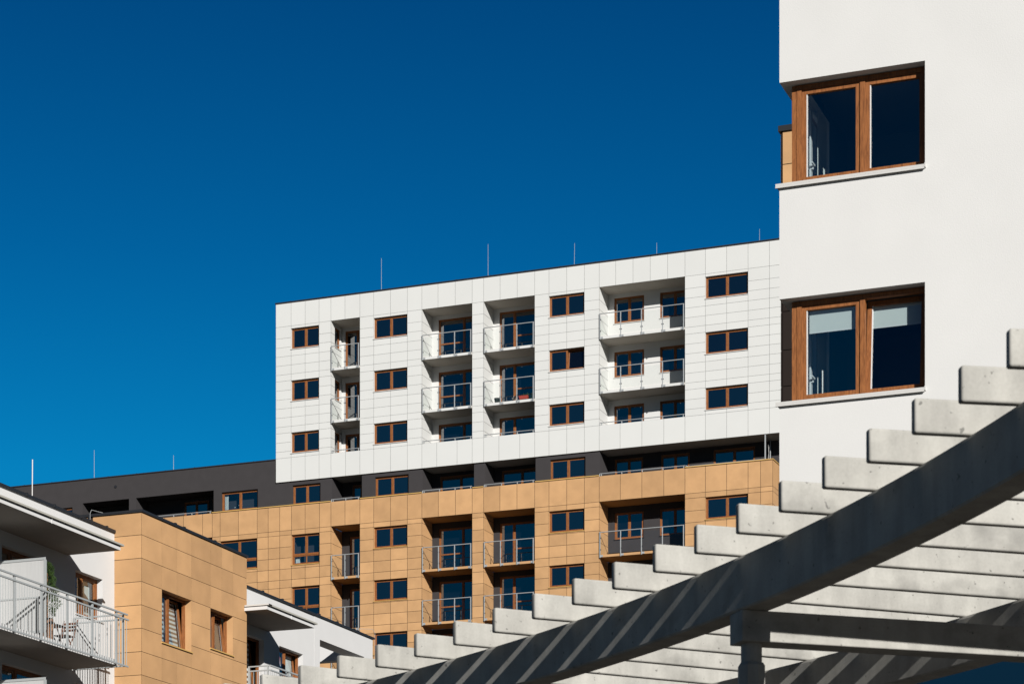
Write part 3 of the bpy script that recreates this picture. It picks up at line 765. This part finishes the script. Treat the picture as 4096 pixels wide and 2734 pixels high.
for a, e, z0, z1 in Hn:
    w.poly([(UC, 0, z1), (-6.716, 0, z1), (-6.716, .3, z1), (UC, .3, z1)], 'white_plaster')
    w.poly([(UC, .3, z1), (UC + .3, .3, z1), (UC + .3, SD, z1), (UC, SD, z1)], 'white_plaster')
    w.poly([(-6.716, 0, z0), (-6.716, .3, z0), (-6.716, .3, z1), (-6.716, 0, z1)], 'white_plaster')
    w.poly([(UC, SD, z0), (UC + .3, SD, z0), (UC + .3, SD, z1), (UC, SD, z1)], 'white_plaster')
    w.poly([(UC, 0, z0 - .03), (-6.716, 0, z0 - .03), (-6.716, .3, z0 - .03), (UC, .3, z0 - .03)], 'white_plaster')
    w.poly([(UC, .3, z0 - .03), (UC + .3, .3, z0 - .03), (UC + .3, SD, z0 - .03), (UC, SD, z0 - .03)], 'white_plaster')
w.poly([(UC, 0, OVER), (14, 0, OVER), (14, 3.2, OVER), (UC, 3.2, OVER)], 'white_plaster')
gw = MB(FR)
for i in range(4): gw.quad(UC + .05 + 6 * i, UC + 6 + 6 * i, .1, OVER - .06, 1.2, 'window_glass')
gw = gw.build('glazed_wall', C)
fm = MB(FR)
for i in range(5): fm.box(UC - .02 + 6 * i, UC + .05 + 6 * i, 1.15, 1.27, 0, OVER - .002, 'clamp')
fm.build('mullion', gw)
w.poly([(UC, 0, RT), (14, 0, RT), (14, 3.2, RT), (UC, 3.2, RT)], 'coping')
w.poly([(14, 0, OVER), (14, 12, OVER), (14, 12, RT), (14, 0, RT)], 'white_plaster')
w.poly([(UC, 3.2, OVER), (14, 3.2, OVER), (14, 3.2, RT), (UC, 3.2, RT)], 'room')
w.build('wall', C)
FL = 0.16
def corner_window(z0, z1, open_leaf, blinds):
    zs = z0 + .045
    o = MB(FR); a, b2 = UC + .133, -6.716
    fw = .075
    # front frame: corner post, jamb, head, bottom
    o.box(a, a + .065, FL, FL + .1, zs, z1 - .012, 'wood'); o.box(a + .068, a + .137, FL - .006, FL + .08, zs, z1 - .012, 'wood')
    o.box(a + .137, b2, FL, FL + .08, z1 - .075, z1 - .012, 'wood'); o.box(a + .137, b2, FL, FL + .08, zs, zs + .05, 'wood')
    o.box(b2 - .05, b2, FL, FL + .08, zs + .05, z1 - .075, 'wood')
    mx = -7.6; o.box(mx - .035, mx + .035, FL - .002, FL + .08, zs + .05, z1 - .075, 'wood')
    g = MB(FR)
    for i, (p, q) in enumerate(((a + .137, mx - .035), (mx + .035, b2 - .05))):
        sh = math.tan(R(5)) if (open_leaf and i == 1) else 0
        d0 = FL + .015 + (.03 if sh else 0); e, c_ = z1 - .075, zs + .05; sw = .062
        for bx in ((p, q, e - sw, e), (p, q, c_, c_ + sw), (p, p + sw, c_ + sw, e - sw), (q - sw, q, c_ + sw, e - sw)):
            o.box(bx[0], bx[1], d0, d0 + .06, bx[2], bx[3], 'wood', sh, c_)
        o.box(p + sw, p + sw + .012, d0 + .01, d0 + .03, c_ + sw, e - sw, 'white_pvc', sh, c_)
        dd = d0 + .035
        g.poly([(p + sw, dd + sw * sh, c_ + sw), (q - sw, dd + sw * sh, c_ + sw), (q - sw, dd + (e - sw - c_) * sh, e - sw), (p + sw, dd + (e - sw - c_) * sh, e - sw)], 'clear_glass')
    # side return frame, oak outside and white inside
    S = MB(FS); X0, X1 = .133, .20
    for s0, s1, q0, q1 in ((FL + .1, SD, z1 - .08, z1 - .012), (FL + .1, SD, zs, zs + .07), (SD - .07, SD, zs + .07, z1 - .08), (.85, .95, zs + .07, z1 - .08), (FL + .1, FL + .2, zs + .07, z1 - .08)):
        S.box(s0, s1, X0, X0 + .04, q0, q1, 'wood'); S.box(s0, s1, X0 + .04, X1 + .02, q0, q1, 'white_pvc')
    S.box(.28, .86, X1 + .02, X1 + .04, zs + .04, zs + .12, 'white_pvc'); S.box(.28, .36, X1 + .02, X1 + .04, zs + .12, z1 - .1, 'white_pvc'); S.box(.78, .86, X1 + .02, X1 + .04, zs + .12, z1 - .1, 'white_pvc')
    off = len(o.v); o.v += S.v; o.fc += [tuple(off + k for k in q) for q in S.fc]; o.mi += [o.m(S.mats[k]) for k in S.mi]; o.tn += S.tn
    win = o.build('corner_window', C)
    G = MB(FS); G.quad(.36, .78, zs + .12, z1 - .1, X0 + .05, 'clear_glass'); G.quad(.95, SD - .07, zs + .07, z1 - .08, X0 + .05, 'clear_glass')
    off = len(g.v); g.v += G.v; g.fc += [tuple(off + k for k in q) for q in G.fc]; g.mi += [g.m(G.mats[k]) for k in G.mi]; g.tn += G.tn
    g.build('pane', win)
    cu = MB(FS)
    for i in range(9):
        s_ = .95 + .05 * i; cu.poly([(s_, .29 + .02 * (i % 2), zs + .05), (s_ + .05, .29 + .02 * ((i + 1) % 2), zs + .05), (s_ + .05, .29 + .02 * ((i + 1) % 2), z1 - .05), (s_, .29 + .02 * (i % 2), z1 - .05)], 'blind')
    cu.build('curtain', win)
    hd = MB(FS); zc = (zs + z1) / 2 - .2
    hd.box(.80, .83, X1 + .04, X1 + .07, zc - .04, zc + .04, 'white_pvc'); hd.box(.68, .83, X1 + .07, X1 + .09, zc + .0, zc + .025, 'white_pvc')
    hd.build('handle', win)
    s = MB(FR); s.box(UC - .045, -6.716, -.045, FL + .05, z0 + .005, z0 + .035, 'sill'); s.box(UC - .045, UC + .14, FL + .05, SD, z0, z0 + .035, 'sill')
    s.box(UC - .045, -6.716, -.045, -.030, z0 - .022, z0 + .004, 'sill')
    s.box(-6.715, -6.702, -.048, .0, z0 - .005, z0 + .05, 'sill')
    s.build('sill', win)
    # room behind
    q = MB(FR)
    q.poly([(UC + .2, 3.1, z0 - .3), (-5.2, 3.1, z0 - .3), (-5.2, 3.1, z1 + .3), (UC + .2, 3.1, z1 + .3)], 'room')
    q.poly([(-5.2, .3, z0 - .3), (-5.2, 3.1, z0 - .3), (-5.2, 3.1, z1 + .3), (-5.2, .3, z1 + .3)], 'room')
    q.poly([(UC + .2, SD, z0 - .3), (UC + .2, 3.1, z0 - .3), (UC + .2, 3.1, z1 + .3), (UC + .2, SD, z1 + .3)], 'room')
    q.poly([(UC + .2, .25, z0 - .3), (UC + .2, SD, z0 - .3), (UC + .2, SD, z0), (UC + .2, .25, z0)], 'room')
    q.poly([(UC + .2, .25, z1 + .3), (-5.2, .25, z1 + .3), (-5.2, 3.1, z1 + .3), (UC + .2, 3.1, z1 + .3)], 'room')
    q.poly([(UC + .2, .25, z0 - .3), (-5.2, .25, z0 - .3), (-5.2, 3.1, z0 - .3), (UC + .2, 3.1, z0 - .3)], 'room')
    q.poly([(-6.7, .3, z0 - .3), (-5.2, .3, z0 - .3), (-5.2, .3, z1 + .3), (-6.7, .3, z1 + .3)], 'room')
    q.build('room', win)
    if blinds:
        q = MB(FR)
        q.box(a + .22, mx - .12, FL + .1, FL + .108, 11.93, z1 - .12, 'blind'); q.box(a + .22, mx - .12, FL + .098, FL + .112, 11.91, 11.93, 'white_pvc')
        q.box(mx + .1, b2 - .11, FL + .19, FL + .198, 11.93, z1 - .14, 'blind'); q.box(mx + .1, b2 - .11, FL + .188, FL + .202, 11.91, 11.93, 'white_pvc')
        q.build('roller_blind', win)
    return win
corner_window(16.82, 18.245, False, False)
corner_window(13.87, 15.295, False, False)
corner_window(10.90, 12.346, True, True)

# rear wing seen in the notch beside the corner windows
D = empty('panelled_wing', (-10, 60, 0), 'narrow slice of tan panelled building with dark coping showing beside the upper corner window', 'building')
FD = FV(60.0); q = MB(FD)
UD = -16.07
zs_ = [25.66, 24.83, 23.95, 23.05, 22.1, 21.13, 20.16, 19.25, 18.34, 17.4, 16.5, 15.6, 14.7]
for i in range(len(zs_) - 1):
    m_ = 'tan_panel' if zs_[i] > 23 else 'brown_panel'
    q.quad(UD + .06, UD + 1.6, zs_[i + 1] + .01, zs_[i] - .01, 0, m_, random.random())
    q.quad(UD + 1.62, UD + 3.5, zs_[i + 1] + .01, zs_[i] - .01, 0, m_, random.random())
    q.poly([(UD, .03, zs_[i + 1] + .01), (UD, 8, zs_[i + 1] + .01), (UD, 8, zs_[i] - .01), (UD, .03, zs_[i] - .01)], m_)
q.box(UD + .012, UD + 14, .02, 8, 0, 25.65, 'brown_panel')
q.build('wall', D)
q = MB(FD); q.box(UD - .05, UD + 14, -.05, .3, 25.66, 25.80, 'coping'); q.box(UD - .05, UD + .2, .3, 8, 25.66, 25.80, 'coping'); q.build('roof_coping', D)

# ================================================================== PERGOLA
PC = Vector((-20.919, 0.202)); ZP = 5.1
P = empty('concrete_pergola', (-4.4, 15.6, 0), 'curved concrete pergola with pale cantilevered ribs across two curved beams in the foreground', 'pergola')
PL = WL[P]
def polar(rad, deg): a = R(deg); return (PC.x + rad * math.cos(a), PC.y + rad * math.sin(a))
# one rib, local x radial, then copies
RB0, RB1, RH, RWd = 22.23, 25.55, 0.187, 0.064
def rounded_box(lx, ly, lz, r):
    bm = bmesh.new(); bmesh.ops.create_cube(bm, size=1)
    for v in bm.verts: v.co = Vector(((v.co.x + .5) * lx, v.co.y * ly, (v.co.z + .5) * lz))
    bmesh.ops.bevel(bm, geom=list(bm.edges), offset=r, segments=3, profile=.5, affect='EDGES')
    return bm
bm = rounded_box(RB1 - RB0, RWd, RH, 0.013)
rib_me = bpy.data.meshes.new('rib'); bm.to_mesh(rib_me); bm.free(); rib_me.materials.append(M['concrete'])
for p in rib_me.polygons: p.use_smooth = len(p.vertices) == 4 and p.area < .02
k = -9
while 31.96 + 1.587 * k < 68:
    deg = 31.96 + 1.587 * k
    x, y = polar(RB0, deg)
    # the ribs' visible face is their near side
    a = R(deg); x += -math.sin(a) * RWd / 2; y += math.cos(a) * RWd / 2
    o = bpy.data.objects.new('rib', rib_me); COL.objects.link(o); o.parent = P
    o.location = Vector((x, y, ZP + 0.001 + random.uniform(-.002, .002))) - PL
    o.rotation_euler = (random.uniform(-.006, .006), random.uniform(-.0015, .0015), a - .065 + random.uniform(-.0015, .0015))
    WL[o] = Vector((x, y, ZP)); k += 1
def arc_beam(r0, r1, z0, z1, a0, a1, name):
    q = MB(); n = 120; ch = .012; c2 = .024
    prof = [(r0 + ch, z0), (r1 - ch, z0), (r1, z0 + ch), (r1, z1 - c2), (r1 - c2 * .3, z1 - c2 * .3), (r1 - c2, z1), (r0 + c2, z1), (r0 + c2 * .3, z1 - c2 * .3), (r0, z1 - c2), (r0, z0 + ch)]
    for i in range(n + 1):
        ca = a0 + (a1 - a0) * i / n
        for rr, z in prof: q.v.append((*polar(rr, ca), z))
    L = len(prof)
    for i in range(n):
        for j in range(L):
            jn = (j + 1) % L; q.fc.append((i * L + j, i * L + jn, (i + 1) * L + jn, (i + 1) * L + j)); q.mi.append(q.m('concrete')); q.tn.append(.5)
    q.fc.append(tuple(range(L))); q.mi.append(0); q.tn.append(.5)
    q.fc.append(tuple(n * L + j for j in range(L))); q.mi.append(0); q.tn.append(.5)
    return q.build(name, P)
arc_beam(22.52, 22.72, ZP - .36, ZP - .0015, 16, 68, 'curved_beam')
arc_beam(25.03, 25.235, ZP - .36, ZP - .0015, 16, 68, 'curved_beam')
for deg in (28.66, 43.16, 57.66):
    bm = rounded_box(2.75, .215, .204, .008)
    me = bpy.data.meshes.new('cross_beam'); bm.to_mesh(me); bm.free(); me.materials.append(M['concrete'])
    o = bpy.data.objects.new('cross_beam', me); COL.objects.link(o); o.parent = P
    x, y = polar(22.53, deg); o.location = Vector((x, y, ZP - .36 - .205)) - PL; o.rotation_euler = (0, 0, R(deg) - .083); WL[o] = Vector((x, y, ZP - .55))
    for rr in (22.645, 25.13):
        x, y = polar(rr, deg)
        q = MB(); q.tube((x, y, 4.38), (x, y, ZP - .55), .07, 'concrete', 20); o = q.build('post', P, smooth=False)
        q = MB(); q.tube((x, y, 0), (x, y, 4.39), .093, 'concrete', 8); q.tube((x, y, 4.39), (x, y, 4.41), .093, 'concrete', 8, .08); q.build('post_sleeve', o)

# ================================================================== SMALL THINGS ON THE BALCONIES
zf = 12.68
# conifer in a bark covered planter
T = empty('potted_conifer', (-33.3, 53.34, zf), 'narrow green conifer in a bark covered planter beside the balcony privacy screen', 'potted plant')
q = MB(); cx, cy = -33.3, 53.34
n = 12; ring = []
for kz in range(7):
    for i in range(n):
        a = 2 * math.pi * i / n; rr = .17 + random.uniform(-.035, .035)
        q.v.append((cx + rr * math.cos(a), cy + rr * math.sin(a), zf + .75 * kz / 6))
for kz in range(6):
    for i in range(n):
        j = (i + 1) % n; q.fc.append((kz * n + i, kz * n + j, (kz + 1) * n + j, (kz + 1) * n + i)); q.mi.append(q.m('bark')); q.tn.append(.5)
q.fc.append(tuple(6 * n + i for i in range(n))); q.mi.append(0); q.tn.append(.5)
q.build('planter', T)
q = MB(); q.tube((cx, cy, zf + .75), (cx, cy, zf + 1.9), .025, 'bark', 6); q.build('trunk', T)
q = MB()
for i in range(5200):
    h = random.random() ** .8; z = zf + .8 + 1.35 * h
    prof = .27 * (1 - h) ** .55 * (.55 + .45 * min(1, h * 6)) + .035
    a = random.uniform(0, 2 * math.pi); lump = 1 + .28 * math.sin(3 * a + z * 9) + .18 * math.sin(z * 21 + a)
    rr = prof * lump * random.uniform(.45, 1.0) ** .6
    p = Vector((cx + rr * math.cos(a), cy + rr * math.sin(a), z))
    d = Vector((math.cos(a) * .7 + random.uniform(-.5, .5), math.sin(a) * .7 + random.uniform(-.5, .5), random.uniform(.1, 1.1))).normalized() * random.uniform(.03, .07)
    s_ = d.cross(Vector((random.uniform(-1, 1), random.uniform(-1, 1), .3))).normalized() * .009
    q.poly([tuple(p - s_), tuple(p + s_), tuple(p + d)], 'leaf')
q.build('foliage', T)
# folding wooden chair
T = empty('folding_chair', (-33.3, 54.3, zf), 'brown slatted folding wooden chair standing on the balcony behind the grey railing', 'chair')
cx, cy = -33.3, 54.15
q = MB()
for i in range(6): q.box(cx - .2, cx + .2, cy - .19 + i * .068, cy - .14 + i * .068, zf + .43, zf + .45, 'teak')
q.build('seat', T)
q = MB()
for i in range(3): q.box(cx - .2, cx + .2, cy + .225 + i * .03, cy + .245 + i * .03, zf + .60 + i * .09, zf + .655 + i * .09, 'teak')
for x in (cx - .2, cx + .2): q.tube((x, cy + .13, zf + .42), (x, cy + .32, zf + .9), .016, 'teak', 6)
q.build('backrest', T)
for x in (cx - .2, cx + .2):
    q = MB(); q.tube((x, cy - .22, zf), (x, cy + .15, zf + .46), .016, 'teak', 6); q.build('leg', T)
    q = MB(); q.tube((x - .02, cy + .26, zf), (x - .02, cy - .18, zf + .44), .016, 'teak', 6); q.build('leg', T)
# table next to it
T = empty('balcony_table', (-33.35, 53.78, zf), 'low brown slatted wooden table between the conifer planter and the folding chair', 'table')
cx, cy = -33.35, 53.75
q = MB()
for i in range(6): q.box(cx - .22, cx + .22, cy - .2 + i * .068, cy - .145 + i * .068, zf + .62, zf + .64, 'teak')
q.build('tabletop', T)
for x in (cx - .2, cx + .2):
    q = MB(); q.tube((x, cy - .2, zf), (x, cy + .2, zf + .62), .014, 'teak', 6); q.build('leg', T)
    q = MB(); q.tube((x - .02, cy + .2, zf), (x - .02, cy - .2, zf + .62), .014, 'teak', 6); q.build('leg', T)
# bits on the far balcony
zb = 42.06 - 2.935
T = MB()
def at(x): return x
q = MB(); q.tube((-49.55, V0 + .35, zb), (-49.55, V0 + .35, zb + .3), .13, 'pot', 14, .17); q.tube((-49.55, V0 + .35, zb + .3), (-49.55, V0 + .35, zb + .33), .185, 'pot', 14)
tag(q.build('plant_pot'), 'dark green plastic pot behind the glass railing of a distant white balcony', 'pot')
q = MB()
for i in range(26):
    a = random.uniform(0, 6.28); b_ = random.uniform(0, 1.5); c0 = Vector((-48.5 + .13 * math.cos(a) * math.cos(b_), V0 + .3 + .1 * math.sin(a), zb + .02 + .26 * random.random()))
    e1 = Vector((random.uniform(-.09, .09), random.uniform(-.05, .05), random.uniform(-.02, .09))); e2 = Vector((random.uniform(-.09, .09), random.uniform(-.05, .05), random.uniform(.0, .1)))
    q.poly([tuple(c0), tuple(c0 + e1), tuple(c0 + e1 + e2), tuple(c0 + e2)], 'cloth' if i % 3 else 'clamp')
tag(q.build('cloth_bundle'), 'crumpled black and cream patterned cloth beside the red planter box on the far balcony', 'cloth')
T = empty('planter_box', (-47.95, V0 + .3, zb), 'long red planter box with dark leafy plants at the right of the far balcony', 'planter')
q = MB(); z0 = zb + .12
q.v = [(-48.2, V0 + .22, z0), (-47.75, V0 + .22, z0), (-47.75, V0 + .4, z0), (-48.2, V0 + .4, z0), (-48.24, V0 + .18, z0 + .18), (-47.71, V0 + .18, z0 + .18), (-47.71, V0 + .44, z0 + .18), (-48.24, V0 + .44, z0 + .18)]
for fc in ((0, 1, 5, 4), (1, 2, 6, 5), (2, 3, 7, 6), (3, 0, 4, 7), (4, 5, 6, 7), (3, 2, 1, 0)): q.fc.append(fc); q.mi.append(q.m('red')); q.tn.append(.5)
q.box(-48.1, -48.02, V0 + .25, V0 + .37, zb, z0, 'pot'); q.box(-47.9, -47.82, V0 + .25, V0 + .37, zb, z0, 'pot')
q.build('box', T)
q = MB()
for i in range(160):
    p = Vector((random.uniform(-48.0, -47.4), V0 + random.uniform(.22, .42), z0 + random.uniform(0, .28)))
    d = Vector((random.uniform(-.08, .08), random.uniform(-.05, .05), random.uniform(-.02, .1))); s_ = Vector((random.uniform(-.03, .03), .01, random.uniform(-.02, .02)))
    q.poly([tuple(p), tuple(p + s_), tuple(p + d)], 'leaf')
q.build('foliage', T)
